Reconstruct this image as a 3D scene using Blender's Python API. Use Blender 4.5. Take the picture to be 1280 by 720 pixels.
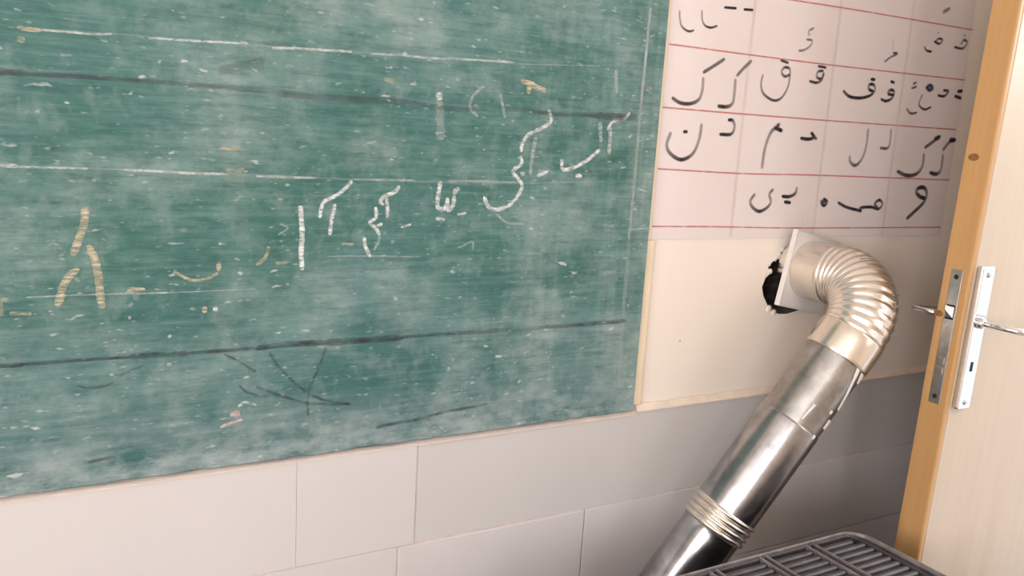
import bpy, bmesh, math, random
from mathutils import Vector, Matrix
random.seed(7)
for o in list(bpy.data.objects): bpy.data.objects.remove(o)
SC = bpy.context.scene
COL = SC.collection

# ---------------------------------------------------------------- camera
cam_data = bpy.data.cameras.new('camera')
cam_data.sensor_width = 36.0
cam_data.lens = 1050.0 / 1280.0 * 36.0
cam_data.clip_start = 0.02
cam = bpy.data.objects.new('camera', cam_data)
COL.objects.link(cam)
_r = (0.8712992, -0.48716837, 0.05920039)      # camera right, down, forward in room axes
_d = (-0.03890596, -0.18882287, -0.98124016)
_f = (0.48920755, 0.85265052, -0.18347497)
cam.matrix_world = Matrix(((_r[0], -_d[0], -_f[0], 0.0), (_r[1], -_d[1], -_f[1], -1.25),
                           (_r[2], -_d[2], -_f[2], 1.35), (0, 0, 0, 1)))
SC.camera = cam

# ---------------------------------------------------------------- world, lights, exposure
world = bpy.data.worlds.new('sky'); SC.world = world
world.use_nodes = True
bg = world.node_tree.nodes['Background']
bg.inputs['Color'].default_value = (0.80, 0.88, 1.0, 1); bg.inputs['Strength'].default_value = 1.6

def area(name, loc, target, sx, sy, power, col):
    l = bpy.data.lights.new(name, 'AREA'); l.shape = 'RECTANGLE'; l.size = sx; l.size_y = sy
    l.energy = power; l.color = col
    o = bpy.data.objects.new(name, l); COL.objects.link(o)
    o.location = loc
    o.rotation_euler = (Vector(target) - Vector(loc)).to_track_quat('-Z', 'Y').to_euler()
    return o
# daylight entering by the two windows of the left wall, the back window and the right window and open doorway
area('window_daylight', (-3.35, -1.9, 1.75), (0, -1.9, 1.65), 1.3, 1.5, 62, (1.0, 0.98, 0.97))
area('window_daylight', (-3.35, -3.9, 1.75), (0, -3.9, 1.65), 1.3, 1.5, 85, (1.0, 0.98, 0.97))
area('window_daylight', (-1.9, -5.35, 1.8), (-0.6, 0, 1.4), 0.75, 1.5, 40, (1.0, 0.98, 0.97))
area('window_daylight', (2.48, -2.9, 1.75), (0.6, -1.4, 1.3), 1.4, 1.4, 16, (1.0, 0.96, 0.92))
area('doorway_daylight', (2.52, -0.82, 1.9), (1.7, -0.45, 1.5), 0.8, 0.7, 13, (1.0, 0.96, 0.92))
SC.view_settings.view_transform = 'Standard'
SC.view_settings.look = 'None'
SC.view_settings.gamma = 1.0
SC.view_settings.use_curve_mapping = False
SC.view_settings.exposure = 0.0

# ---------------------------------------------------------------- node helpers
def new_mat(name):
    m = bpy.data.materials.new(name); m.use_nodes = True
    nt = m.node_tree
    return m, nt, nt.nodes['Principled BSDF']
def N(nt, t, **kw):
    n = nt.nodes.new(t)
    for k, v in kw.items():
        if k in ('operation', 'data_type', 'blend_type', 'noise_dimensions', 'feature', 'wave_type', 'bands_direction', 'attribute_name', 'distance', 'clamp'): setattr(n, k, v)
        else: n.inputs[k].default_value = v
    return n
def coords(nt, scale=(1, 1, 1), rot=(0, 0, 0), loc=(0, 0, 0)):
    tc = nt.nodes.new('ShaderNodeTexCoord'); mp = nt.nodes.new('ShaderNodeMapping')
    mp.inputs['Scale'].default_value = scale; mp.inputs['Rotation'].default_value = rot; mp.inputs['Location'].default_value = loc
    nt.links.new(tc.outputs['Object'], mp.inputs['Vector'])
    return mp.outputs['Vector']
def noise(nt, vec, scale, detail=3, rough=0.5):
    n = N(nt, 'ShaderNodeTexNoise', Scale=scale, Detail=detail, Roughness=rough)
    nt.links.new(vec, n.inputs['Vector']); return n.outputs['Fac']
def ramp(nt, fac, a, b, lo=0.0, hi=1.0):
    n = nt.nodes.new('ShaderNodeMapRange'); n.clamp = True
    for k, v in (('From Min', a), ('From Max', b), ('To Min', lo), ('To Max', hi)): n.inputs[k].default_value = v
    nt.links.new(fac, n.inputs['Value']); return n.outputs['Result']
def math_(nt, op, a, b=None):
    n = nt.nodes.new('ShaderNodeMath'); n.operation = op
    for i, v in enumerate((a, b)):
        if v is None: continue
        if isinstance(v, (int, float)): n.inputs[i].default_value = v
        else: nt.links.new(v, n.inputs[i])
    return n.outputs[0]
def mix(nt, fac, a, b):
    n = nt.nodes.new('ShaderNodeMix'); n.data_type = 'RGBA'
    for s, v in ((0, fac), (6, a), (7, b)):
        if isinstance(v, (int, float)): n.inputs[s].default_value = v
        elif isinstance(v, tuple): n.inputs[s].default_value = (*v, 1)
        else: nt.links.new(v, n.inputs[s])
    return n.outputs[2]
def bump(nt, bsdf, h, strength=0.2, dist=0.002):
    b = N(nt, 'ShaderNodeBump', Strength=strength, Distance=dist)
    nt.links.new(h, b.inputs['Height']); nt.links.new(b.outputs['Normal'], bsdf.inputs['Normal'])
def simple(name, col, rough=0.5, metal=0.0, var=0.12, scale=40, bstr=0.0, spec=None, stretch=(1, 1, 1)):
    m, nt, b = new_mat(name)
    v = coords(nt, stretch); f = noise(nt, v, scale, 4)
    c = mix(nt, ramp(nt, f, 0.3, 0.7), tuple(x * (1 - var) for x in col), tuple(min(1, x * (1 + var)) for x in col))
    nt.links.new(c, b.inputs['Base Color'])
    b.inputs['Roughness'].default_value = rough; b.inputs['Metallic'].default_value = metal
    if spec is not None: b.inputs['Specular IOR Level'].default_value = spec
    if bstr: bump(nt, b, f, bstr)
    return m

# ---------------------------------------------------------------- materials
def wall_material():
    m, nt, b = new_mat('plaster')
    v = coords(nt)
    f = noise(nt, v, 2.2, 4); g = noise(nt, v, 90, 3)
    c = mix(nt, ramp(nt, f, 0.3, 0.7), (0.85, 0.755, 0.67), (0.87, 0.78, 0.70))
    nt.links.new(c, b.inputs['Base Color']); b.inputs['Roughness'].default_value = 0.6
    bump(nt, b, g, 0.08, 0.002)
    return m
M = {}
M['plaster'] = wall_material()
M['rubble'] = simple('broken_plaster', (0.10, 0.075, 0.06), 0.95, 0, 0.6, 60, 0.8)
M['plaster_white'] = simple('plaster_white', (0.80, 0.74, 0.68), 0.8, 0, 0.08, 80, 0.3)
M['tile'] = simple('glazed_tile', (0.61, 0.58, 0.58), 0.30, 0, 0.02, 3, 0.0)
M['tile_grey'] = simple('glazed_tile_grey', (0.575, 0.55, 0.545), 0.30, 0, 0.02, 3, 0.0)
M['tile_pink'] = simple('glazed_tile_pale', (0.61, 0.575, 0.575), 0.30, 0, 0.02, 3, 0.0)
M['grout'] = simple('grout', (0.60, 0.50, 0.50), 0.9, 0, 0.1, 60)
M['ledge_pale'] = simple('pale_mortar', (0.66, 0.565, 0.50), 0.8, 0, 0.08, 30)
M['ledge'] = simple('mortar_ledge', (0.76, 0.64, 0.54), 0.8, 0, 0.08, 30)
M['trim_cream'] = simple('edge_strip_paint', (0.78, 0.64, 0.47), 0.6, 0, 0.05, 20)
M['floor'] = simple('floor_tile', (0.45, 0.38, 0.33), 0.4, 0, 0.15, 8)
M['ceiling'] = simple('ceiling_paint', (0.80, 0.77, 0.73), 0.8, 0, 0.03, 4)
M['paper'] = simple('chart_paper', (0.77, 0.68, 0.665), 0.65, 0, 0.015, 5)
M['red'] = simple('red_ink', (0.66, 0.22, 0.20), 0.7, 0, 0.1, 60)
M['black_hole'] = simple('dark_recess', (0.015, 0.013, 0.012), 0.8)

def board_material():
    m, nt, b = new_mat('green_chalkboard')
    v = coords(nt)
    big = noise(nt, coords(nt, (1.0, 1, 1.2)), 5.0, 3)
    mid = noise(nt, coords(nt, (1.0, 1, 0.8), loc=(3, 0, 7)), 11.0, 5, 0.6)
    fine = noise(nt, coords(nt, (0.5, 1, 1.5)), 38, 7, 0.72)
    base = mix(nt, ramp(nt, big, 0.35, 0.65), (0.026, 0.108, 0.088), (0.045, 0.135, 0.128))
    base = mix(nt, ramp(nt, fine, 0.38, 0.68, 0, 0.75), base, (0.085, 0.20, 0.175))
    # chalk dust: cloudy patches, wiped streaks, the dusty lower edge
    d1 = ramp(nt, mid, 0.42, 0.72, 0.0, 0.55)
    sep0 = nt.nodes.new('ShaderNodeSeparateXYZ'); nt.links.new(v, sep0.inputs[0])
    base = mix(nt, ramp(nt, sep0.outputs['Z'], 1.15, 0.9, 0, 0.55), base, (0.040, 0.115, 0.130))  # bluer towards the bottom: reflected sky sheen painted into the base colour
    streak = noise(nt, coords(nt, (26, 1, 1.6)), 1.0, 3, 0.6)
    sep = nt.nodes.new('ShaderNodeSeparateXYZ'); nt.links.new(v, sep.inputs[0])
    right = ramp(nt, sep.outputs['X'], 0.35, 0.95)
    d2 = math_(nt, 'MULTIPLY', ramp(nt, streak, 0.5, 0.75, 0, 0.55), right)
    horiz = noise(nt, coords(nt, (2.0, 1, 30)), 1.0, 4, 0.65)
    d3 = ramp(nt, horiz, 0.5, 0.85, 0, 0.45)
    low = math_(nt, 'MULTIPLY', ramp(nt, sep.outputs['Z'], 0.830, 0.935, 0.95, 0.0), ramp(nt, noise(nt, coords(nt, (0.6, 1, 1.3)), 26, 6, 0.7), 0.36, 0.66))
    dust = math_(nt, 'ADD', d1, d2)
    dust = math_(nt, 'ADD', dust, d3)
    wv = nt.nodes.new('ShaderNodeTexNoise'); wv.inputs['Scale'].default_value = 7; wv.inputs['Detail'].default_value = 5; nt.links.new(v, wv.inputs['Vector'])
    va = nt.nodes.new('ShaderNodeVectorMath'); va.operation = 'MULTIPLY_ADD'; va.inputs[1].default_value = (.16, 0, .12); va.inputs[2].default_value = (0, 0, 0)
    nt.links.new(wv.outputs['Color'], va.inputs[0]); nt.links.new(v, va.inputs[2])
    for px, pz, rx, rz, amt in [(0.18, 1.433, 0.146, 0.079, 0.35), (0.286, 1.411, 0.176, 0.083, 0.2), (0.462, 1.501, 0.2, 0.058, 0.28), (0.637, 1.496, 0.13, 0.077, 0.2), (0.881, 1.488, 0.087, 0.153, 0.35), (0.098, 1.239, 0.101, 0.067, 0.22), (0.194, 1.279, 0.081, 0.083, 0.28), (-0.007, 1.176, 0.105, 0.065, 0.2), (0.727, 1.167, 0.081, 0.123, 0.28), (0.474, 1.113, 0.158, 0.057, 0.4), (0.424, 1.051, 0.153, 0.049, 0.33), (0.592, 0.993, 0.095, 0.141, 0.38), (0.815, 0.992, 0.204, 0.191, 0.28), (0.042, 0.978, 0.235, 0.086, 0.28), (0.312, 1.014, 0.191, 0.111, 0.26), (0.948, 0.904, 0.097, 0.163, 0.4), (0.829, 1.223, 0.109, 0.107, 0.25), (0.996, 1.164, 0.033, 0.676, 0.22), (0.021, 1.437, 0.15, 0.085, -0.4), (0.082, 1.373, 0.148, 0.077, -0.2), (0.162, 1.185, 0.066, 0.084, -0.3), (0.498, 1.214, 0.233, 0.088, -0.35), (0.644, 1.128, 0.242, 0.086, -0.3), (0.466, 0.963, 0.142, 0.119, -0.55), (0.778, 1.439, 0.145, 0.116, -0.25), (0.093, 1.064, 0.186, 0.057, -0.2), (0.804, 1.117, 0.154, 0.073, -0.2), (0.872, 1.309, 0.111, 0.088, -0.3), (0.574, 1.361, 0.222, 0.078, -0.25), (0.196, 0.864, 0.178, 0.063, -0.1)]:
        mp = nt.nodes.new('ShaderNodeMapping'); mp.inputs['Scale'].default_value = (1 / rx, 0, 1 / rz); mp.inputs['Location'].default_value = (-(px + .08) / rx, 0, -(pz + .06) / rz)
        nt.links.new(va.outputs[0], mp.inputs['Vector']); gr = nt.nodes.new('ShaderNodeTexGradient'); gr.gradient_type = 'SPHERICAL'; nt.links.new(mp.outputs['Vector'], gr.inputs['Vector'])
        dust = math_(nt, 'ADD', dust, math_(nt, 'MULTIPLY', ramp(nt, gr.outputs['Fac'], 0.0, 0.75), amt))
    dust = math_(nt, 'MINIMUM', math_(nt, 'MAXIMUM', dust, 0.0), 0.85)
    dust = math_(nt, 'MULTIPLY', dust, ramp(nt, fine, 0.32, 0.62, 0.45, 1.15))
    c = mix(nt, dust, base, mix(nt, ramp(nt, mid, 0.35, 0.65), (0.20, 0.315, 0.315), (0.27, 0.345, 0.325)))
    scr = noise(nt, coords(nt, (0.16, 1, 2.2), loc=(1, 0, 4)), 60, 4, 0.7)
    c = mix(nt, ramp(nt, scr, 0.5, 0.75, 0, 0.45), c, (0.20, 0.29, 0.27))
    c = mix(nt, ramp(nt, scr, 0.46, 0.28, 0, 0.5), c, (0.030, 0.075, 0.075))
    blot = noise(nt, coords(nt, (1.1, 1, 0.9), loc=(9, 0, 1)), 30, 4, 0.6)
    c = mix(nt, ramp(nt, blot, 0.52, 0.72, 0, 0.45), c, (0.22, 0.30, 0.285))
    c = mix(nt, low, c, (0.36, 0.41, 0.42))
    # pale flecks where the paint is chipped or chalky
    fl = noise(nt, coords(nt, (0.55, 1, 1.25)), 75, 2, 0.5)
    fl2 = noise(nt, coords(nt, (0.45, 1, 1.5), loc=(5, 0, 2)), 130, 1, 0.5)
    gate = ramp(nt, noise(nt, v, 9, 2), 0.35, 0.6)
    f1 = math_(nt, 'MULTIPLY', ramp(nt, fl, 0.652, 0.73, 0, 0.8), gate)
    f2 = ramp(nt, fl2, 0.69, 0.82, 0, 0.5)
    fm = math_(nt, 'MAXIMUM', f1, f2)
    c = mix(nt, fm, c, (0.50, 0.54, 0.52))
    nt.links.new(c, b.inputs['Base Color'])
    b.inputs['Roughness'].default_value = 0.55
    b.inputs['Specular IOR Level'].default_value = 0.35
    bump(nt, b, fine, 0.15, 0.002)
    return m
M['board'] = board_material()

def mark_material(name, col, stretch, ns, lo, hi):
    """chalk or ink: colour with a broken, grainy cover; the mesh attribute 'cover' says how dense"""
    m, nt, b = new_mat(name)
    b.inputs['Base Color'].default_value = (*col, 1); b.inputs['Roughness'].default_value = 0.9
    at = nt.nodes.new('ShaderNodeAttribute'); at.attribute_name = 'cover'
    f = ramp(nt, noise(nt, coords(nt, stretch), ns, 3, 0.6), 0.3, 0.7, lo, hi)
    a = math_(nt, 'MULTIPLY', at.outputs['Fac'], f)
    cl = math_(nt, 'MINIMUM', a, 1.0)
    nt.links.new(cl, b.inputs['Alpha'])
    return m
MK = {'w': mark_material('chalk_white', (0.68, 0.72, 0.70), (0.6, 1, 1.6), 170, 0.25, 1.3),
      'y': mark_material('chalk_yellow', (0.60, 0.54, 0.38), (0.4, 1, 2.2), 150, 0.1, 1.25),
      'p': mark_material('chalk_pink', (0.66, 0.52, 0.50), (0.6, 1, 1.6), 120, 0.45, 1.25),
      'v': mark_material('seam_white', (0.42, 0.50, 0.47), (1, 1, 0.5), 60, 0.5, 1.2),
      'd': mark_material('rule_purple', (0.085, 0.075, 0.085), (0.5, 1, 1.4), 45, 0.0, 1.0),
      'k': mark_material('rule_black', (0.038, 0.038, 0.050), (0.5, 1, 1.4), 60, 0.0, 1.0)}
INK = {'k': mark_material('ink_black', (0.020, 0.018, 0.022), (1, 1, 1), 60, 0.9, 1.1),
       'g': mark_material('ink_grey', (0.06, 0.055, 0.055), (1, 1, 1), 60, 0.8, 1.1),
       'b': mark_material('ink_blue', (0.03, 0.03, 0.09), (1, 1, 1), 60, 0.9, 1.1)}

def metal(name, col, rough, var=0.25, sc=30, bstr=0.05, metalness=1.0, stretch=(1, 1, 1)):
    m, nt, b = new_mat(name)
    v = coords(nt, stretch)
    f = noise(nt, v, sc, 5, 0.6); g = noise(nt, v, sc * 0.25, 3)
    c = mix(nt, ramp(nt, f, 0.3, 0.7), tuple(x * (1 - var) for x in col), col)
    c = mix(nt, ramp(nt, g, 0.5, 0.72, 0, 0.4), c, tuple(x * 0.6 for x in col))
    nt.links.new(c, b.inputs['Base Color']); b.inputs['Metallic'].default_value = metalness
    nt.links.new(ramp(nt, g, 0.3, 0.7, rough * 0.85, rough * 1.25), b.inputs['Roughness'])
    bump(nt, b, f, bstr, 0.002)
    return m
M['alu'] = metal('bright_aluminium', (0.86, 0.80, 0.73), 0.24, 0.1, 20, 0.03)
M['collar'] = metal('polished_collar', (0.86, 0.78, 0.68), 0.22, 0.06, 12, 0.02)
M['galv'] = metal('dull_galvanised', (0.46, 0.435, 0.415), 0.30, 0.45, 28, 0.15)
M['galv_low'] = metal('blued_galvanised', (0.48, 0.465, 0.475), 0.22, 0.4, 28, 0.10)
M['tape'] = metal('aluminium_tape', (0.80, 0.77, 0.74), 0.5, 0.12, 60, 0.4, 0.15)
M['plate'] = simple('white_enamel', (0.74, 0.70, 0.68), 0.35, 0, 0.02, 10)
M['chrome'] = metal('chrome', (0.80, 0.80, 0.82), 0.16, 0.08, 30, 0.02)
M['steel'] = metal('brushed_steel', (0.50, 0.48, 0.46), 0.38, 0.3, 60, 0.1)
M['heater'] = simple('black_enamel', (0.052, 0.044, 0.048), 0.42, 0.0, 0.25, 30)
M['heater_deep'] = simple('deep_black', (0.012, 0.010, 0.010), 0.7, 0, 0.2, 30)  # near-black for the gutter, grille well and feet
M['heater_rim'] = simple('grey_black_enamel', (0.19, 0.165, 0.165), 0.38, 0.1, 0.3, 50)  # paler than the body, for the top bead and cross ribs

def wood_material(name, c1, c2, c3):
    m, nt, b = new_mat(name)
    w = noise(nt, coords(nt, (55, 40, 1.6)), 1.0, 5, 0.6)
    w2 = noise(nt, coords(nt, (14, 10, 1.2)), 1.0, 3)
    c = mix(nt, ramp(nt, w, 0.3, 0.7), c1, c2); c = mix(nt, ramp(nt, w2, 0.5, 0.75), c, c3)
    nt.links.new(c, b.inputs['Base Color']); b.inputs['Roughness'].default_value = 0.42
    bump(nt, b, w, 0.1, 0.002)
    return m
M['pine'] = wood_material('varnished_pine', (0.49, 0.265, 0.10), (0.55, 0.315, 0.13), (0.38, 0.185, 0.06))
M['pine_dark'] = wood_material('varnished_pine_edge', (0.52, 0.28, 0.095), (0.58, 0.33, 0.12), (0.42, 0.19, 0.06))
M['knot'] = simple('pine_knot', (0.24, 0.10, 0.03), 0.5, 0, 0.3, 120)
M['door'] = wood_material('pale_door_laminate', (0.54, 0.43, 0.32), (0.57, 0.465, 0.355), (0.51, 0.40, 0.295))

# ---------------------------------------------------------------- mesh helpers
def link_mesh(name, me, mat, parent=None, smooth=False):
    if mat is not None: me.materials.append(mat)
    if smooth:
        for p in me.polygons: p.use_smooth = True
    o = bpy.data.objects.new(name, me); COL.objects.link(o)
    if parent is not None: o.parent = parent
    return o
def from_bm(name, bm, mat, parent=None, smooth=False):
    bmesh.ops.recalc_face_normals(bm, faces=bm.faces)
    me = bpy.data.meshes.new(name); bm.to_mesh(me); bm.free()
    return link_mesh(name, me, mat, parent, smooth)
def add_box(bm, x0, x1, y0, y1, z0, z1, bev=0.0, seg=2):
    r = bmesh.ops.create_cube(bm, size=1.0)
    vs = r['verts']
    for v in vs:
        v.co = Vector((x0 + (v.co.x + .5) * (x1 - x0), y0 + (v.co.y + .5) * (y1 - y0), z0 + (v.co.z + .5) * (z1 - z0)))
    if bev > 0:
        es = list({e for v in vs for e in v.link_edges})
        bmesh.ops.bevel(bm, geom=es, offset=bev, segments=seg, affect='EDGES', profile=0.5)
def box(name, x0, x1, y0, y1, z0, z1, mat, parent=None, bev=0.0, seg=2):
    bm = bmesh.new(); add_box(bm, x0, x1, y0, y1, z0, z1, bev, seg)
    return from_bm(name, bm, mat, parent)
def add_tube(bm, pts, rads, seg=40, cap=True):
    """tube swept along pts with its own radius at every point"""
    pts = [Vector(p) for p in pts]
    n = len(pts)
    tan = []
    for i in range(n):
        t = pts[min(i + 1, n - 1)] - pts[max(i - 1, 0)]; tan.append(t.normalized())
    ref = tan[0].orthogonal().normalized()
    rings = []
    for i in range(n):
        if i:
            ref = (ref - tan[i] * ref.dot(tan[i])).normalized()
        bi = tan[i].cross(ref)
        rings.append([bm.verts.new(pts[i] + (ref * math.cos(2 * math.pi * k / seg) + bi * math.sin(2 * math.pi * k / seg)) * rads[i]) for k in range(seg)])
    for i in range(n - 1):
        for k in range(seg):
            bm.faces.new((rings[i][k], rings[i][(k + 1) % seg], rings[i + 1][(k + 1) % seg], rings[i + 1][k]))
    if cap:
        bm.faces.new(rings[0][::-1]); bm.faces.new(rings[-1])
def tube(name, pts, rads, mat, parent=None, seg=40, cap=True):
    bm = bmesh.new(); add_tube(bm, pts, rads, seg, cap)
    return from_bm(name, bm, mat, parent, True)
def catmull(pts, step):
    if len(pts) < 2: return pts
    P = [Vector((p[0], p[1])) for p in pts]
    P = [P[0] * 2 - P[1]] + P + [P[-1] * 2 - P[-2]]
    out = []
    for i in range(1, len(P) - 2):
        L = (P[i + 1] - P[i]).length; k = max(2, int(L / step))
        for j in range(k):
            t = j / k; a, b, c, d = P[i - 1], P[i], P[i + 1], P[i + 2]
            out.append(0.5 * ((2 * b) + (c - a) * t + (2 * a - 5 * b + 4 * c - d) * t * t + (3 * b - a - 3 * c + d) * t ** 3))
    out.append(P[-2]); return out
def stroke_mesh(name, strokes, y, mat, parent, density, dirfade=0.0, jitter=0.0):
    """flat drawn strokes on a wall plane y; strokes = [(width, [(x, z), ...])]"""
    vs, fs, cov = [], [], []
    for w, pts in strokes:
        c = catmull(pts, max(0.0022, w * 0.4)); n = len(c)
        for i, p in enumerate(c):
            t = (c[min(i + 1, n - 1)] - c[max(i - 1, 0)])
            t = t.normalized() if t.length > 1e-9 else Vector((1, 0))
            nn = Vector((-t.y, t.x))
            e = min(i, n - 1 - i) / max(1.0, 0.5 * w / max(0.0022, w * 0.4))
            h = 0.5 * w * (0.62 + 0.38 * min(1, e)) * (1 + random.uniform(-jitter, jitter))
            dd = density * (1 - dirfade * abs(t.y))
            vs.append((p.x + nn.x * h, y, p.y + nn.y * h)); vs.append((p.x, y - 0.0002, p.y)); vs.append((p.x - nn.x * h, y, p.y - nn.y * h))
            cov += [dd * 0.75, dd, dd * 0.75]
            if i:
                b = len(vs) - 6
                fs.append((b, b + 1, b + 4, b + 3)); fs.append((b + 1, b + 2, b + 5, b + 4))
    me = bpy.data.meshes.new(name); me.from_pydata(vs, [], fs)
    a = me.attributes.new('cover', 'FLOAT', 'POINT'); a.data.foreach_set('value', cov)
    return link_mesh(name, me, mat, parent)
def thing(name, label, cat, loc=(0, 0, 0)):
    o = bpy.data.objects.new(name, None); COL.objects.link(o); o.location = loc; o.empty_display_size = 0.1
    o['label'] = label; o['category'] = cat
    return o
def struct(o): o['kind'] = 'structure'; return o

# ================================================================ THE SETTING
XL, XR, YF, ZT = -3.2, 2.33, -5.2, 3.0
# front wall with the broken flue hole in it
HOLE = [(1.392, 1.149), (1.378, 1.1425), (1.3647, 1.131), (1.3716, 1.1204), (1.3462, 1.1143), (1.3327, 1.1004), (1.3424, 1.0887), (1.3286, 1.0777),
        (1.3218, 1.0589), (1.3291, 1.0394), (1.3436, 1.0195), (1.3588, 1.0051), (1.3801, 0.9981), (1.4052, 0.9969), (1.44, 1.003), (1.475, 1.022),
        (1.495, 1.055), (1.50, 1.09), (1.482, 1.125), (1.455, 1.142), (1.425, 1.153)]
def front_wall():
    bm = bmesh.new()
    outer = [bm.verts.new((x, 0, z)) for x, z in ((XL, 0), (XR, 0), (XR, ZT), (XL, ZT))]
    inner = [bm.verts.new((x, 0, z)) for x, z in HOLE]
    es = [bm.edges.new((outer[i], outer[(i + 1) % 4])) for i in range(4)]
    es += [bm.edges.new((inner[i], inner[(i + 1) % len(inner)])) for i in range(len(inner))]
    bmesh.ops.triangle_fill(bm, use_beauty=True, use_dissolve=False, edges=es)
    # thickness of the wall: reveal of the outer edge and a back face
    back = [bm.verts.new((x, 0.2, z)) for x, z in ((XL, 0), (XR, 0), (XR, ZT), (XL, ZT))]
    for i in range(4): bm.faces.new((outer[i], outer[(i + 1) % 4], back[(i + 1) % 4], back[i]))
    bm.faces.new(back)
    return from_bm('wall_front', bm, M['plaster'])
wall_front = struct(front_wall())
# rough broken sides of the hole
bm = bmesh.new()
rings = []
cx, cz = 1.41, 1.075
for d, s in ((-0.0004, 1.0), (0.012, 0.985), (0.03, 0.93), (0.07, 0.9), (0.12, 0.84)):
    rings.append([bm.verts.new((cx + (x - cx) * s * random.uniform(.985, 1.01) if d > 0 else x, d, cz + (z - cz) * s * (random.uniform(.97, 1.02) if d > 0 else 1))) for x, z in HOLE])
for i in range(len(rings) - 1):
    for k in range(len(HOLE)):
        bm.faces.new((rings[i][k], rings[i][(k + 1) % len(HOLE)], rings[i + 1][(k + 1) % len(HOLE)], rings[i + 1][k]))
bm.faces.new(rings[-1])
from_bm('hole_lining', bm, M['rubble'], wall_front)
# crumbs of white plaster round the rim of the hole
def crumb(x, z, r):
    bm = bmesh.new(); bmesh.ops.create_icosphere(bm, subdivisions=2, radius=1.0)
    for v in bm.verts:
        k = random.uniform(.75, 1.15); v.co = Vector((x + v.co.x * r * k * 1.1, 0.002 + v.co.y * r * .55, z + v.co.z * r * k))
    return from_bm('plaster_crumb', bm, M['plaster_white'], wall_front, True)
for x, z, r in ((1.372, 1.136, .007), (1.362, 1.128, .006), (1.352, 1.118, .006), (1.336, 1.108, .006), (1.341, 1.092, .007), (1.327, 1.083, .006),
                (1.350, 1.010, .009), (1.366, 1.001, .008), (1.366, 1.124, .007)):
    crumb(x, z, r)
for x, z in ((1.1116, 0.9577), (1.7739, 1.0217)):
    bm = bmesh.new(); bmesh.ops.create_cone(bm, cap_ends=True, segments=10, radius1=.0022, radius2=.0015, depth=.0012)
    bmesh.ops.rotate(bm, verts=bm.verts, cent=(0, 0, 0), matrix=Matrix.Rotation(math.radians(90), 3, 'X'))
    bmesh.ops.translate(bm, verts=bm.verts, vec=(x, -0.0004, z)); from_bm('nail_head', bm, M['steel'], wall_front)
# glazed tile dado, one object per tile, over a bed of grout
box('grout_bed', XL, XR, -0.0078, -0.0002, 0.0, 0.8235, M['grout'], wall_front)
def tile(x0, x1, z0, z1, y, mat):
    g = 0.0013
    ga = 0.0002 if abs(x0 - .341) < .001 else g; gb = 0.0002 if abs(x1 - .341) < .001 else g
    return box('tile', x0 + ga, x1 - gb, y, -0.004, z0 + g, z1 - g, mat, wall_front, 0.0004 if ga + gb < .002 else 0.0012, 2)
rows = ((0.638, 0.824), (0.452, 0.638), (0.266, 0.452), (0.080, 0.266), (0.0, 0.080))
for ri, (z0, z1) in enumerate(rows):
    if ri == 0:
        cuts = [XL, -2.35, -1.45, -0.56, 0.341, 0.547, 1.37, 2.06, XR]
    elif ri % 2 == 1:
        cuts = [XL] + [0.5175 - 0.386 * k for k in range(9, 0, -1)] + [0.5175, 0.904, 1.22, 1.93, XR]
    else:
        cuts = [XL] + [0.354 - 0.386 * k for k in range(9, 0, -1)] + [0.354 + 0.386 * k for k in range(0, 6)] + [XR]
    for a, b in zip(cuts[:-1], cuts[1:]):
        if b - a < 0.02: continue
        if ri == 0:
            if a >= 0.54: y, mt = -0.0085, M['tile_grey']
            elif a >= 0.34: y, mt = -0.0105, M['tile']
            else: y, mt = -0.0104, M['tile']
        else:
            y, mt = (-0.0112 if a >= 0.5 else -0.0090), (M['tile_pink'] if ri == 1 else M['tile'])
        tile(a, b, z0, z1, y, mt)
def ledge(name, x0, x1, z0, z1, yb):
    bm = bmesh.new()
    n = max(2, int((x1 - x0) / 0.04)); prev = None
    for i in range(n + 1):
        x = x0 + (x1 - x0) * i / n; j = random.uniform(-.0012, .0012)
        cur = [bm.verts.new((x, -0.0003, z1 + j)), bm.verts.new((x, -0.004, z1 - .001 + j)), bm.verts.new((x, yb, z0 + .002)), bm.verts.new((x, yb, z0 - .0005)), bm.verts.new((x, -0.0003, z0 - .0005))]
        if prev:
            for k in range(5): bm.faces.new((prev[k], prev[(k + 1) % 5], cur[(k + 1) % 5], cur[k]))
        else: bm.faces.new(cur)
        prev = cur
    bm.faces.new(prev[::-1])
    return struct(from_bm(name, bm, M['ledge' if name == 'trim_1' else 'ledge_pale']))
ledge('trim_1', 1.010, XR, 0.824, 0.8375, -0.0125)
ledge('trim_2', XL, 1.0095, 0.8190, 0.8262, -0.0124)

def wall_panels(name, rects, mat):
    bm = bmesh.new()
    for r in rects: add_box(bm, *r)
    return struct(from_bm(name, bm, mat))
# left wall with two window openings
T = 0.15
wall_panels('wall_left', [(XL - T, XL, YF, 0, 0, 1.0), (XL - T, XL, YF, 0, 2.5, ZT), (XL - T, XL, -1.25, 0, 1.0, 2.5),
                          (XL - T, XL, -3.25, -2.55, 1.0, 2.5), (XL - T, XL, YF, -4.55, 1.0, 2.5)], M['plaster'])
wall_panels('wall_back', [(XL, XR, YF - T, YF, 0, 1.05), (XL, XR, YF - T, YF, 2.55, ZT), (XL, -2.35, YF - T, YF, 1.05, 2.55), (-1.45, XR, YF - T, YF, 1.05, 2.55)], M['plaster'])
wall_panels('wall_right', [(XR, XR + T, -0.30, 0, 0, ZT), (XR, XR + T, -2.15, -1.30, 0, ZT), (XR, XR + T, YF, -3.65, 0, ZT), (XR, XR + T, -3.65, -2.15, 0, 1.0), (XR, XR + T, -3.65, -2.15, 2.5, ZT), (XR, XR + T, -1.30, -0.30, 2.3, ZT)], M['plaster'])
struct(box('floor', XL - T, XR + T, YF - T, 0.2, -0.1, 0.0, M['floor']))
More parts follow.
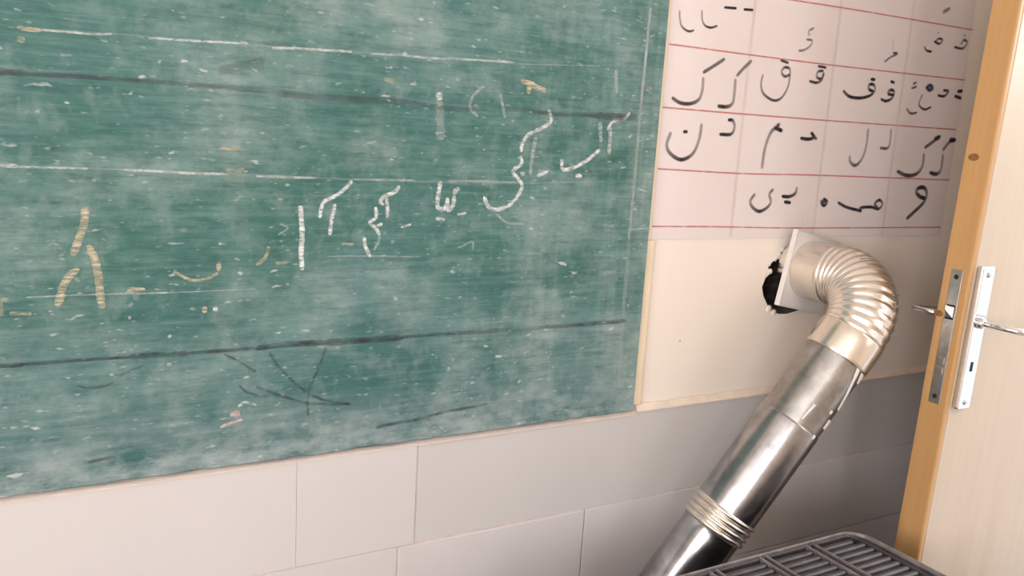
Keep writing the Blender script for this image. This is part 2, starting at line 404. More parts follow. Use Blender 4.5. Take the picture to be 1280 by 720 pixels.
struct(box('ceiling', XL - T, XR + T, YF - T, 0.2, ZT, ZT + 0.1, M['ceiling']))

# ================================================================ CHALKBOARD
board = thing('chalkboard', 'green wall chalkboard with Persian chalk writing and dusty smears', 'chalkboard', (0, 0, 0.8262))
def shift(o, p):           # parts are modelled in room coordinates; hang them on their thing
    o.parent = p; o.matrix_parent_inverse = Matrix.Translation(-p.location)
    return o
bm = bmesh.new()
# slab with a slightly chipped lower edge
xs = [-2.3 + (0.9965 + 2.3) * i / 160 for i in range(161)]
prev = None
for i, x in enumerate(xs):
    j = random.choice((0, 0, .0006, .0012, .002)) if 0 < i < 160 else 0
    zb = 0.8278 + j
    cur = [bm.verts.new((x, -0.0004, zb)), bm.verts.new((x, -0.0122, zb)), bm.verts.new((x, -0.0142, zb + .002)), bm.verts.new((x, -0.0142, 2.02)), bm.verts.new((x, -0.0004, 2.02))]
    if prev:
        for k in range(5): bm.faces.new((prev[k], prev[(k + 1) % 5], cur[(k + 1) % 5], cur[k]))
    else: bm.faces.new(cur)
    prev = cur
bm.faces.new(prev[::-1])
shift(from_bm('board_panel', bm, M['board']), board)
bm = bmesh.new(); add_box(bm, 0.9970, 1.0185, -0.0095, -0.0004, 0.838, 1.163, 0.002); add_box(bm, 0.9970, 1.0065, -0.0095, -0.0004, 1.163, 2.02, 0.002)
shift(from_bm('edge_strip', bm, M['trim_cream']), board)
CHALK = [
    ('w',0.95,[(0.00782,[(0.34,1.223),(0.3418,1.2017),(0.3433,1.1807),(0.3421,1.1536),(0.344,1.1262)])]),
    ('w',0.9,[(0.00602,[(0.4182,1.2611),(0.403,1.2448),(0.3877,1.2355),(0.374,1.2273),(0.3692,1.2047)]),(0.00607,[(0.3928,1.2266),(0.3883,1.2047),(0.3851,1.1789)])]),
    ('w',0.9,[(0.00651,[(0.4955,1.2551),(0.4866,1.2447),(0.4703,1.2385),(0.4647,1.2298),(0.4707,1.2252)]),(0.00656,[(0.4746,1.2367),(0.4765,1.2205),(0.4767,1.2055)])]),
    ('w',0.9,[(0.00592,[(0.4571,1.2219),(0.4582,1.2055),(0.4487,1.198),(0.4581,1.1892),(0.465,1.1782)]),(0.00595,[(0.469,1.1961),(0.4603,1.1924)])]),
    ('w',0.35,[(0.00505,[(0.465,1.1782),(0.4634,1.1672),(0.4565,1.1547)])]),
    ('w',0.9,[(0.00597,[(0.4406,1.175),(0.442,1.1612),(0.451,1.1437)])]),
    ('w',0.8,[(0.00352,[(0.5003,1.1903),(0.5171,1.1948)])]),
    ('w',0.85,[(0.00778,[(0.5656,1.2645),(0.5624,1.2437),(0.5619,1.2238),(0.5728,1.2193),(0.5784,1.2278),(0.5786,1.2382)]),(0.00781,[(0.5786,1.2375),(0.5806,1.2181),(0.5892,1.2263),(0.5909,1.2409)]),(0.00776,[(0.5974,1.2546),(0.5882,1.2448)])]),
    ('w',0.8,[(0.00587,[(0.56,1.2044),(0.5761,1.2021)])]),
    ('w',0.7,[(0.00461,[(0.5972,1.211),(0.6134,1.2131)])]),
    ('y',0.7,[(0.00453,[(0.3049,1.1375),(0.3226,1.1386)])]),
    ('y',0.6,[(0.00595,[(0.2945,1.1634),(0.2888,1.1457),(0.2759,1.1353)])]),
    ('y',0.7,[(0.00374,[(0.4048,1.1648),(0.4239,1.1636)])]),
    ('w',0.35,[(0.00297,[(0.3102,1.1957),(0.322,1.1898),(0.3075,1.1795)]),(0.00335,[(0.6019,1.1555),(0.6271,1.1652),(0.6297,1.1517)])]),
    ('w',0.5,[(0.00377,[(0.2755,1.2649),(0.3184,1.2643),(0.3627,1.2642)])]),
    ('w',0.35,[(0.00308,[(0.4213,1.2639),(0.4694,1.2645),(0.5228,1.2645)]),(0.00334,[(0.6106,1.2653),(0.6965,1.2653)])]),
    ('w',0.3,[(0.00253,[(0.3832,1.1458),(0.447,1.1454),(0.5348,1.142)])]),
    ('w',0.4,[(0.00468,[(0.6468,1.2417),(0.6495,1.2285),(0.6651,1.22),(0.684,1.2228),(0.699,1.229)])]),
    ('w',0.85,[(0.00659,[(0.7598,1.389),(0.7652,1.3704),(0.7483,1.3579),(0.7219,1.3449),(0.7121,1.3296),(0.7103,1.3163)]),(0.00675,[(0.7108,1.3097),(0.7121,1.2964),(0.6971,1.2843),(0.7085,1.2712),(0.7163,1.2596),(0.7079,1.2409),(0.6915,1.2256),(0.6689,1.2193),(0.6534,1.2252),(0.645,1.241)])]),
    ('w',0.4,[(0.00734,[(0.7377,1.3424),(0.7327,1.3138),(0.7306,1.2785)])]),
    ('w',0.9,[(0.00872,[(0.7116,1.2814),(0.7196,1.2792)])]),
    ('w',0.9,[(0.00578,[(0.7445,1.2775),(0.766,1.2853)])]),
    ('w',0.9,[(0.0069,[(0.7918,1.3076),(0.7957,1.2902),(0.8145,1.2929),(0.8427,1.3059),(0.8707,1.3269)])]),
    ('w',0.9,[(0.00837,[(0.8231,1.2803),(0.8359,1.2789)])]),
    ('w',0.5,[(0.00833,[(0.8661,1.3745),(0.8716,1.3401)])]),
    ('w',0.6,[(0.00843,[(0.8902,1.3661),(0.8909,1.3199)])]),
    ('w',0.85,[(0.00627,[(0.8825,1.3615),(0.894,1.3768),(0.9195,1.3845),(0.9295,1.3949)])]),
    ('w',0.4,[(0.00408,[(0.6694,1.212),(0.6934,1.1968),(0.7248,1.1951)]),(0.00389,[(0.5868,1.2376),(0.6003,1.254)])]),
    ('w',0.5,[(0.00461,[(0.5971,1.2117),(0.6116,1.2124)])]),
    ('w',0.3,[(0.00294,[(0.5783,1.2648),(0.6361,1.2665),(0.712,1.2653)])]),
    ('w',0.5,[(0.00339,[(0.9472,1.1843),(0.9935,1.1864)]),(0.00332,[(0.9622,1.2592),(0.9859,1.2541)])]),
    ('w',0.4,[(0.00683,[(0.8916,1.4653),(0.8968,1.4264)])]),
    ('y',0.85,[(0.00964,[(0.7022,1.4315),(0.7177,1.4279),(0.7178,1.4117)]),(0.0097,[(0.7175,1.4311),(0.7315,1.4241),(0.7515,1.4191)])]),
    ('w',0.35,[(0.00564,[(0.6344,1.4183),(0.6156,1.4012),(0.6113,1.3821),(0.6264,1.3698)]),(0.00579,[(0.6651,1.4079),(0.6762,1.3702)])]),
    ('w',0.4,[(0.00306,[(0.5688,1.4559),(0.6106,1.4573),(0.687,1.4598)])]),
    ('w',0.3,[(0.002,[(0.6947,1.458),(0.8571,1.469)])]),
    ('y',0.6,[(0.00907,[(0.9609,1.4363),(0.9731,1.4408)])]),
    ('w',0.75,[(0.0135,[(0.556,1.4025),(0.5572,1.3909)])]),
    ('w',0.22,[(0.01425,[(0.5572,1.3909),(0.5597,1.3602),(0.5619,1.3292)])]),
    ('w',0.6,[(0.00391,[(0.297,1.4445),(0.3308,1.4472),(0.3656,1.4484),(0.4134,1.4507)])]),
    ('w',0.5,[(0.00329,[(0.4413,1.4499),(0.4889,1.4526),(0.5417,1.4528),(0.6177,1.4573),(0.6833,1.4595)])]),
    ('y',0.5,[(0.00887,[(0.4644,1.4155),(0.4806,1.4139)])]),
    ('y',0.75,[(0.00526,[(-0.0125,1.4392),(-0.003,1.4379),(0.0131,1.4379)])]),
    ('w',0.6,[(0.00297,[(0.0132,1.4384),(0.0429,1.4392),(0.0746,1.4396),(0.0931,1.442)])]),
    ('w',0.75,[(0.00313,[(0.1359,1.4415),(0.1957,1.4437),(0.264,1.4472)])]),
    ('y',0.65,[(0.0096,[(-0.0131,1.4249),(-0.0046,1.4246)])]),
    ('w',0.75,[(0.00501,[(-0.038,1.2704),(-0.0186,1.2693)])]),
    ('w',0.6,[(0.00306,[(-0.0186,1.2688),(0.0168,1.2688),(0.0603,1.2689)])]),
    ('w',0.7,[(0.00384,[(0.1032,1.2683),(0.1427,1.2679),(0.1836,1.2663),(0.2314,1.2666)])]),
    ('y',0.8,[(0.00958,[(0.0553,1.2178),(0.0535,1.1975),(0.0477,1.1789),(0.0385,1.1538)]),(0.00969,[(0.045,1.137),(0.0336,1.1266),(0.0261,1.1134),(0.0221,1.0979),(0.0182,1.0873)]),(0.00989,[(0.0578,1.1681),(0.0644,1.1505),(0.0677,1.1315),(0.0695,1.1095),(0.0707,1.0902),(0.0729,1.0818)])]),
    ('y',0.75,[(0.00699,[(0.2243,1.1419),(0.2231,1.1282)])]),
    ('y',0.75,[(0.00403,[(0.2226,1.1253),(0.2061,1.1172),(0.1873,1.1164),(0.1714,1.1241),(0.1631,1.1314)])]),
    ('y',0.85,[(0.00478,[(0.1031,1.1065),(0.1258,1.1059)])]),
    ('w',0.3,[(0.00957,[(0.1144,1.1035),(0.1141,1.0909)])]),
    ('w',0.5,[(0.0022,[(-0.0167,1.1005),(0.0649,1.1009),(0.1553,1.0993)])]),
    ('w',0.35,[(0.0018,[(0.1553,1.0993),(0.276,1.1001)])]),
    ('y',0.75,[(0.00447,[(-0.0457,1.0994),(-0.0365,1.0982)])]),
    ('y',0.4,[(0.00527,[(-0.0445,1.0957),(-0.0453,1.0787)])]),
    ('y',0.85,[(0.00455,[(-0.0359,1.0805),(-0.0113,1.0784)])]),
    ('y',0.9,[(0.0106,[(0.2004,1.0728),(0.2072,1.0725)])]),
    ('w',0.7,[(0.00888,[(0.2154,1.0726),(0.2218,1.072)])]),
    ('w',0.55,[(0.00565,[(0.1035,1.0667),(0.1073,1.0662)]),(0.00583,[(0.1539,1.0365),(0.1592,1.0362)]),(0.0059,[(0.1525,0.9956),(0.1586,0.9951)])]),
    ('w',0.7,[(0.00439,[(0.2502,0.9222),(0.2604,0.9273),(0.2766,0.9217)])]),
    ('p',0.55,[(0.01132,[(0.2387,0.9101),(0.2531,0.9106)])]),
    ('p',0.8,[(0.00549,[(0.2243,0.8923),(0.2405,0.8973),(0.2568,0.9008)])]),
    ('v',0.75,[(0.00683,[(0.955,1.5768),(0.9535,1.4948),(0.9522,1.4252)])]),
    ('v',0.55,[(0.00721,[(0.9522,1.4252),(0.9517,1.2971),(0.9511,1.165)])]),
    ('v',0.35,[(0.00934,[(0.9511,1.165),(0.9521,1.0131),(0.9553,0.8714)])]),
    ('d',0.25,[(0.01633,[(0.2614,1.4168),(0.275,1.4212),(0.286,1.4211)])]),
    ('d',0.25,[(0.01348,[(0.2239,1.4055),(0.2479,1.4142),(0.2777,1.4209)])]),
    ('y',0.55,[(0.00611,[(0.2261,1.303),(0.2396,1.3019),(0.2532,1.3053)])]),
    ('y',0.45,[(0.00676,[(0.2341,1.2722),(0.2477,1.2704),(0.2587,1.2746)])]),
    ('y',0.14,[(0.01993,[(0.2313,1.261),(0.2588,1.256)])]),
    ('w',0.2,[(0.00224,[(-0.038,1.2696),(0.0697,1.2689),(0.2314,1.2671),(0.4695,1.2626)])]),
    ('w',0.18,[(0.00216,[(-0.0221,1.4379),(0.0931,1.4425),(0.2749,1.4455),(0.4632,1.4526),(0.6834,1.4582)])]),
    ('w',0.15,[(0.00267,[(0.4565,1.2623),(0.6966,1.2639),(0.8934,1.2725)])]),
    ('d',0.75,[(0.00828,[(-0.0454,1.3839),(-0.0009,1.3845)])]),
    ('d',0.6,[(0.00649,[(-0.0009,1.3841),(0.0546,1.3855),(0.1251,1.3858)])]),
    ('d',0.4,[(0.00642,[(0.1251,1.3858),(0.2133,1.3859),(0.2751,1.3852)])]),
    ('d',0.4,[(0.00992,[(0.2751,1.3852),(0.3461,1.382),(0.4214,1.3821),(0.5013,1.3834)])]),
    ('d',0.3,[(0.00798,[(0.5013,1.3834),(0.5519,1.3798),(0.6079,1.3794)])]),
    ('d',0.35,[(0.00702,[(0.6043,1.3791),(0.6622,1.3838),(0.7266,1.3856)])]),
    ('d',0.7,[(0.00732,[(0.7267,1.3843),(0.7823,1.3825),(0.8397,1.3849)])]),
    ('d',0.8,[(0.01178,[(0.8398,1.3846),(0.904,1.3857),(0.9459,1.3879)])]),
    ('k',0.8,[(0.00707,[(-0.0585,1.0117),(-0.0227,1.0105)])]),
    ('k',0.8,[(0.00504,[(-0.0227,1.0108),(0.0429,1.0113),(0.1022,1.0106)])]),
    ('k',0.85,[(0.00819,[(0.1022,1.0106),(0.1487,1.0106),(0.1808,1.0093)])]),
    ('k',0.75,[(0.00572,[(0.1808,1.0098),(0.2192,1.0101),(0.2763,1.0103)])]),
    ('k',0.85,[(0.0094,[(0.2763,1.0096),(0.3208,1.0125),(0.3827,1.0111)])]),
    ('k',0.8,[(0.01111,[(0.3827,1.0111),(0.4311,1.0102),(0.5122,1.0107)])]),
    ('k',0.75,[(0.00512,[(0.5122,1.0107),(0.5546,1.0109),(0.6058,1.0101)])]),
    ('d',0.6,[(0.00731,[(0.6058,1.0108),(0.6821,1.0107),(0.7544,1.0103),(0.8653,1.01)])]),
    ('k',0.7,[(0.00767,[(0.8653,1.01),(0.901,1.0101),(0.9607,1.0111)])]),
    ('k',0.5,[(0.00316,[(0.0394,0.975),(0.0538,0.9707),(0.0762,0.9728),(0.0966,0.9872),(0.1224,0.9974)])]),
    ('k',0.6,[(0.00368,[(0.2304,1.0047),(0.2532,0.9906),(0.2764,0.9731)]),(0.00375,[(0.2517,0.9553),(0.2619,0.944),(0.2795,0.9359)])]),
    ('k',0.6,[(0.00458,[(0.2964,1.0025),(0.3091,0.9796),(0.3368,0.9485),(0.3684,0.9242),(0.391,0.9152),(0.4238,0.9066)]),(0.00457,[(0.2765,0.9507),(0.3064,0.9356),(0.3559,0.9158),(0.4238,0.9066)]),(0.00454,[(0.3829,1.0021),(0.3714,0.9709),(0.3563,0.9336),(0.3556,0.8946)])]),
    ('k',0.6,[(0.00576,[(0.4689,0.8619),(0.5392,0.8671),(0.5978,0.8744),(0.6746,0.8787)])]),
    ('k',0.5,[(0.00476,[(0.0482,0.8636),(0.0836,0.8679)])])]
ci = 0
for col, den, strokes in CHALK:
    nm = {'w': 'chalk_mark', 'y': 'chalk_mark', 'p': 'chalk_mark', 'v': 'panel_seam', 'd': 'ruled_line', 'k': 'ruled_line'}[col]
    for st in strokes:
        o = shift(stroke_mesh(nm, [st], -0.0146 - 0.000006 * ci, MK[col], board, den, 0.0, 0.12), board); ci += 1
        if col == 'y': o['label'] = 'yellow chalk mark'

# ================================================================ ALPHABET CHART
chart = thing('alphabet_chart', 'paper Persian alphabet chart with red ruled rows, pasted beside the chalkboard', 'chart', (1.45, 0, 1.163))
seams = (1.0088, 1.2150, 1.4525, 1.6800, 1.8955)
for i in range(4):
    x0, x1 = seams[i], seams[i + 1]
    bm = bmesh.new()
    n = 14; prev = None
    y_in = -0.0003
    for k in range(n + 1):
        t = k / n; x = x0 + 0.00008 + (x1 - x0 - 0.00016) * t
        yy = -0.0016 - 0.0005 * math.sin(math.pi * t)
        zb = 1.1635 + 0.0006 * math.sin(9 * x) + (0.0010 if i == 2 else 0)
        cur = [bm.verts.new((x, yy, zb)), bm.verts.new((x, yy, 2.09)), bm.verts.new((x, y_in, 2.09)), bm.verts.new((x, y_in, zb))]
        if prev:
            for q in range(4): bm.faces.new((prev[q], prev[(q + 1) % 4], cur[(q + 1) % 4], cur[q]))
        else: bm.faces.new(cur)
        prev = cur
    bm.faces.new(prev[::-1])
    shift(from_bm('paper_sheet', bm, M['paper']), chart)
M['seam'] = mark_material('sheet_seam', (0.42, 0.30, 0.29), (1, 1, 0.4), 20, 0.5, 1.1)
for x in seams[1:4]:
    shift(stroke_mesh('sheet_seam', [(0.009, [(x, 1.166), (x - .001, 1.4), (x, 2.085)])], -0.00232, M['seam'], chart, 0.13), chart)
LINES = [
    [(1.0005,1.6273),(1.4318,1.6378),(1.9014,1.6419)],
    [(1.0131,1.522),(1.3987,1.5226),(1.8973,1.5291)],
    [(1.0115,1.4093),(1.2264,1.4094),(1.4674,1.4109),(1.8929,1.415)],
    [(1.0133,1.2967),(1.233,1.2938),(1.4396,1.2962),(1.8981,1.297)],
    [(1.0124,1.1885),(1.184,1.1872),(1.411,1.1839),(1.8922,1.1839)]]
M['redline'] = mark_material('red_rule_ink', (0.60, 0.16, 0.15), (1, 1, 1), 30, 0.55, 1.05)
for L in LINES + [[(x, z + 0.113) for x, z in LINES[0]], [(x, z + 0.226) for x, z in LINES[0]], [(x, z + 0.34) for x, z in LINES[0]]]:
    shift(stroke_mesh('red_rule', [(0.0030, L)], -0.00236, M['redline'], chart, 0.85), chart)
INKS = [
    ('k',0.8,[(0.00378,[(1.0311,1.5835),(1.0336,1.5692),(1.0391,1.5567),(1.0498,1.5505),(1.0599,1.5492),(1.0695,1.5526)])]),
    ('k',0.8,[(0.00382,[(1.0836,1.5897),(1.0867,1.5723),(1.0943,1.5636),(1.109,1.5611),(1.1249,1.5661)])]),
    ('k',0.9,[(0.00416,[(1.1367,1.6008),(1.168,1.6027)]),(0.00422,[(1.186,1.603),(1.2109,1.6047)])]),
    ('g',0.6,[(0.00413,[(1.3811,1.59),(1.3667,1.5819),(1.372,1.5737)]),(0.00417,[(1.3637,1.5661),(1.3808,1.5649),(1.3746,1.5535),(1.3602,1.545),(1.345,1.5419)])]),
    ('k',0.8,[(0.00605,[(1.1518,1.5089),(1.1246,1.4923),(1.1007,1.4787)]),(0.00608,[(1.1026,1.4709),(1.1033,1.4471),(1.0966,1.4288),(1.0764,1.42),(1.0521,1.4202),(1.032,1.4282)])]),
    ('k',0.8,[(0.00619,[(1.2215,1.5121),(1.2012,1.4947),(1.186,1.4796)]),(0.00627,[(1.1837,1.4744),(1.1851,1.4469),(1.1827,1.4278),(1.1686,1.4205),(1.1451,1.4203)])]),
    ('k',0.8,[(0.00482,[(1.2555,1.4888),(1.2524,1.471),(1.2613,1.4524),(1.2906,1.4409),(1.3128,1.448),(1.3269,1.4703),(1.3287,1.4933),(1.3253,1.5054),(1.3115,1.5065),(1.3045,1.4978),(1.3143,1.4895),(1.3286,1.494)]),(0.00478,[(1.2977,1.5197),(1.3211,1.516)])]),
    ('k',0.8,[(0.00493,[(1.4055,1.5176),(1.4305,1.5165)]),(0.00494,[(1.4238,1.5095),(1.4084,1.5066),(1.4054,1.4963),(1.4183,1.4934),(1.4252,1.5046),(1.4221,1.4917),(1.4075,1.4845),(1.3851,1.4861)])]),
    ('g',0.6,[(0.00765,[(1.8044,1.6784),(1.7802,1.6666)])]),
    ('k',0.8,[(0.00458,[(1.7337,1.5889),(1.7444,1.581),(1.7624,1.5801)]),(0.00461,[(1.7647,1.6028),(1.7846,1.5997),(1.7945,1.6087),(1.7791,1.61),(1.7691,1.6018)])]),
    ('g',0.4,[(0.00352,[(1.7718,1.6226),(1.7792,1.6216)])]),
    ('k',0.8,[(0.00471,[(1.8401,1.5979),(1.8713,1.598),(1.8853,1.6124),(1.8715,1.6165),(1.8619,1.6052)])]),
    ('g',0.4,[(0.0036,[(1.8669,1.6271),(1.8765,1.6267)])]),
    ('g',0.4,[(0.00342,[(1.627,1.5934),(1.6292,1.5709)])]),
    ('g',0.7,[(0.00447,[(1.6315,1.5655),(1.6462,1.5648),(1.6244,1.5547),(1.6074,1.5437)])]),
    ('k',0.95,[(0.0059,[(1.4897,1.4749),(1.511,1.4644),(1.543,1.4632),(1.5739,1.4699),(1.5888,1.4815),(1.5842,1.4935),(1.5691,1.493),(1.5699,1.4836),(1.5853,1.4802)]),(0.00586,[(1.571,1.5047),(1.5861,1.5048)])]),
    ('k',0.95,[(0.00564,[(1.6119,1.4659),(1.6304,1.4629),(1.6485,1.4699),(1.6538,1.4846),(1.6391,1.4871),(1.6336,1.4788),(1.6542,1.4774)]),(0.00561,[(1.6363,1.5053),(1.6507,1.5036)])]),
    ('k',0.7,[(0.00463,[(1.7255,1.511),(1.7134,1.5053)])]),
    ('k',0.7,[(0.00464,[(1.7278,1.501),(1.7097,1.4959)])]),
    ('k',0.7,[(0.00471,[(1.7031,1.4511),(1.7198,1.4419),(1.7409,1.4447)])]),
    ('b',0.9,[(0.00727,[(1.7603,1.5016),(1.7739,1.5074),(1.7859,1.5024),(1.7733,1.4971),(1.7603,1.5016)])]),
    ('k',0.75,[(0.00476,[(1.752,1.4863),(1.7442,1.4637),(1.7657,1.4536),(1.7894,1.4604)])]),
    ('k',0.9,[(0.00553,[(1.806,1.4876),(1.8305,1.4878),(1.8446,1.4986)])]),
    ('b',0.8,[(0.00553,[(1.8232,1.5),(1.8441,1.5005)])]),
    ('k',0.95,[(0.00675,[(1.8673,1.4908),(1.8949,1.4871)]),(0.00672,[(1.8759,1.5017),(1.8957,1.5039)])]),
    ('k',0.85,[(0.00635,[(1.1101,1.3854),(1.108,1.3579),(1.0974,1.3307),(1.078,1.3175),(1.0595,1.3168),(1.0375,1.3283),(1.0298,1.3437),(1.0376,1.3657)]),(0.0063,[(1.0661,1.3675),(1.0772,1.3681)])]),
    ('k',0.9,[(0.00578,[(1.1752,1.3959),(1.1887,1.3952),(1.1946,1.3821),(1.1865,1.369),(1.1572,1.3675)])]),
    ('k',0.85,[(0.00671,[(1.2804,1.3051),(1.2823,1.3437),(1.2929,1.3761),(1.3091,1.3909),(1.3152,1.3961),(1.3113,1.3872),(1.3249,1.3827),(1.3027,1.3875)])]),
    ('k',0.95,[(0.00618,[(1.3793,1.3709),(1.403,1.3697),(1.4191,1.3743),(1.4089,1.3839),(1.4284,1.3701)])]),
    ('k',0.85,[(0.00619,[(1.3194,1.2647),(1.3099,1.2537),(1.3161,1.2383),(1.3063,1.2257),(1.286,1.2186),(1.2662,1.2273),(1.2585,1.2399),(1.2699,1.2542)])]),
    ('k',0.95,[(0.00629,[(1.3866,1.2707),(1.3844,1.2572),(1.3678,1.2499),(1.3457,1.2503)]),(0.00632,[(1.3541,1.2391),(1.3745,1.237)])]),
    ('k',0.75,[(0.00486,[(1.4699,1.2473),(1.4828,1.2414),(1.4673,1.2359),(1.4752,1.2311),(1.4841,1.2345)])]),
    ('g',0.75,[(0.0065,[(1.5849,1.401),(1.5852,1.3603),(1.5744,1.3313),(1.5568,1.3205),(1.5399,1.3289),(1.5373,1.3421)])]),
    ('g',0.75,[(0.00578,[(1.66,1.405),(1.6628,1.3803),(1.6582,1.3626),(1.6316,1.3611)])]),
    ('k',0.8,[(0.0077,[(1.8393,1.3981),(1.8098,1.3807),(1.7857,1.368)]),(0.00776,[(1.7879,1.356),(1.7881,1.3258),(1.7703,1.3079),(1.7373,1.3035),(1.7006,1.3124)])]),
    ('k',0.8,[(0.00944,[(1.8166,1.3901),(1.8387,1.3946)])]),
    ('k',0.8,[(0.00781,[(1.8984,1.3913),(1.8766,1.3859),(1.8546,1.3648)]),(0.0079,[(1.858,1.3566),(1.859,1.3236),(1.8466,1.31),(1.8177,1.3127)])]),
    ('k',0.8,[(0.00959,[(1.8733,1.3901),(1.897,1.3912)])]),
    ('k',1.0,[(0.00834,[(1.8181,1.2519),(1.7962,1.256),(1.7798,1.2667),(1.7879,1.2765),(1.8089,1.276),(1.82,1.2617),(1.8132,1.243),(1.7836,1.2206),(1.7585,1.2037)])]),
    ('k',0.9,[(0.00593,[(1.5179,1.2397),(1.5472,1.2297),(1.5869,1.2229),(1.5987,1.2204),(1.5922,1.2279),(1.6284,1.2303),(1.655,1.2263),(1.667,1.2371),(1.654,1.2463),(1.6399,1.2368),(1.6533,1.2284)])]),
    ('k',0.75,[(0.00488,[(1.4717,1.2481),(1.4861,1.2402),(1.4745,1.2327),(1.4636,1.2407),(1.4758,1.2417)])])]
for i, (col, den, strokes) in enumerate(INKS):
    strokes = [(w * 1.2, p) for w, p in strokes]
    shift(stroke_mesh('letter', strokes, -0.00240 - 0.000004 * i, INK[col], chart, den * 1.1, 0.58), chart)

# ================================================================ STOVE PIPE
R0 = 0.060
P0 = Vector((1.415, -0.030, 1.100)); T0 = Vector((0, -1, 0)); T1 = Vector((-0.53, 0.14, -0.83)).normalized()
SL, RB = 0.086, 0.095
TH = math.acos(T0.dot(T1)); NN = (T1 - T0 * T0.dot(T1)).normalized()
A0 = P0 + T0 * SL; CC = A0 + NN * RB
def arc(a): return CC - NN * RB * math.cos(a) + T0 * RB * math.sin(a)
PE = arc(TH)
pipe = thing('stove_pipe', 'silver flue pipe with ribbed elbow running from heater into the wall hole', 'pipe', (PE.x, PE.y, 0.45))
# wall plate: thin square sheet with a folded rim, hung a little crooked off the wall
plate = bmesh.new()
add_box(plate, -0.076, 0.076, -0.0015, 0.0015, -0.080, 0.080)
for s in (-1, 1):
    add_box(plate, s * 0.076 - 0.0012, s * 0.076 + 0.0012, -0.0015, 0.011, -0.080, 0.080)
    add_box(plate, -0.076, 0.076, -0.0015, 0.011, s * 0.080 - 0.0012, s * 0.080 + 0.0012)
po = from_bm('wall_plate', plate, M['plate'])
po.parent = pipe
po.matrix_parent_inverse = Matrix.Translation(-pipe.location)
po.matrix_basis = Matrix.Translation((1.428, -0.030, 1.090)) @ Matrix.Rotation(math.radians(4.5), 4, 'Z') @ Matrix.Rotation(math.radians(12.0), 4, 'Y')
# elbow: straight spigot, then fifteen ribs round the bend
pts, rads = [], []
for k in range(9):
    t = k / 8; pts.append(P0 + T0 * (-0.024 + (SL + 0.024 - 0.02) * t)); rads.append(R0)
NR, SUB = 14, 8
arcl = RB * TH
for k in range(NR * SUB + 1):
    t = k / (NR * SUB)
    s = -0.018 + (arcl + 0.022) * t
    p = A0 + T0 * s if s < 0 else (arc(s / RB) if s < arcl else PE + T1 * (s - arcl))
    pts.append(p)
    rads.append(R0 + 0.0 + 0.0028 * (0.5 - 0.5 * math.cos(2 * math.pi * t * NR)) ** 0.8)
shift(tube('elbow', pts, rads, M['alu'], None, 72, False), pipe)
# collar sleeve, straight lengths, bead rings, crimped foot
def along(d): return PE + T1 * d
def piece(name, prof, mat, seg=64, cap=False):
    return shift(tube(name, [along(d) for d, r in prof], [r for d, r in prof], mat, None, seg, cap), pipe)
piece('collar', [(0.001, .0615), (0.002, .0632), (0.0045, .0638), (0.020, .0640), (0.052, .0640), (0.0575, .0638), (0.0585, .0632), (0.0582, .0590)], M['collar'])
piece('pipe_section', [(0.045, .0596), (0.12, .0596), (0.18, .0596), (0.214, .0596)], M['galv'])
piece('pipe_section', [(0.2065, .0596), (0.207, .0612), (0.210, .0616), (0.25, .0616), (0.32, .0616), (0.416, .0616)], M['galv_low'])
for k in range(4):
    d = 0.420 + 0.0125 * k
    piece('bead_ring', [(d - .0062, .0602), (d - .0045, .0625), (d - .002, .0648), (d, .0654), (d + .002, .0648), (d + .0045, .0625), (d + .0062, .0602)], M['alu'])
piece('pipe_section', [(0.462, .0602), (0.469, .0585), (0.48, .0585), (0.52, .0585), (0.615, .0585)], M['galv_low'])
# lengthwise lock seam of the upper section and scraps of aluminium tape along it
side = T1.cross(Vector((0.49, 0.85, -0.18))).normalized()
up_f = side.cross(T1).normalized()
def on_pipe(d, ang, r): return along(d) + (side * math.cos(ang) + up_f * math.sin(ang)) * r
view_sign = 1 if up_f.dot(Vector((0.49, 0.85, -0.18))) < 0 else -1
def pa(deg): return math.radians(deg) * view_sign       # 0 and 180 are the silhouettes, 90 faces the camera
def patch(name, d0, d1, a0, a1, r, mat, taper=0.0, drift=0.0):
    bm = bmesh.new(); n, m = 10, 6; g = []
    for i in range(n + 1):
        t = i / n; sh = drift * t; w = (1 - taper * t) * random.uniform(.88, 1.08)
        mid = (a0 + a1) / 2 + sh; half = (a1 - a0) / 2 * w
        g.append([bm.verts.new(on_pipe(d0 + (d1 - d0) * t, pa(mid + half * (2 * j / m - 1)), r + 0.0006 * random.random() + (0.0008 if 0 < j < m else -.0006))) for j in range(m + 1)])
    for i in range(n):
        for j in range(m): bm.faces.new((g[i][j], g[i][j + 1], g[i + 1][j + 1], g[i + 1][j]))
    return shift(from_bm(name, bm, mat, None, True), pipe)
SIDEDEG = lambda a, b: (a, b)
patch('foil_tape', 0.058, 0.128, *SIDEDEG(58, 67), .0606, M['tape'], 0.05, -24)
patch('foil_tape', 0.128, 0.142, *SIDEDEG(32, 44), .0606, M['tape'], 0.2, -4)
patch('foil_tape', 0.060, 0.080, *SIDEDEG(30, 50), .0607, M['tape'], 0.4, -8)
patch('foil_tape', 0.166, 0.186, *SIDEDEG(28, 44), .0607, M['tape'], 0.1, 0)
patch('foil_tape', 0.150, 0.157, *SIDEDEG(50, 57), .0607, M['tape'], 0.1, 0)
patch('foil_tape', 0.206, 0.214, *SIDEDEG(50, 58), .0622, M['tape'], 0.1, 0)
patch('foil_tape', 0.160, 0.196, *SIDEDEG(88, 94), .0606, M['tape'], 0.3, 4)  # thin pale streak standing in for a white drip, not a tape scrap
# strap of tape hanging above the plate
o = stroke_mesh('tape_strip', [(0.015, [(1.4265, 1.192), (1.4245, 1.215), (1.426, 1.24)])], -0.0031, M['paper'], None, 1.0)
shift(o, pipe)

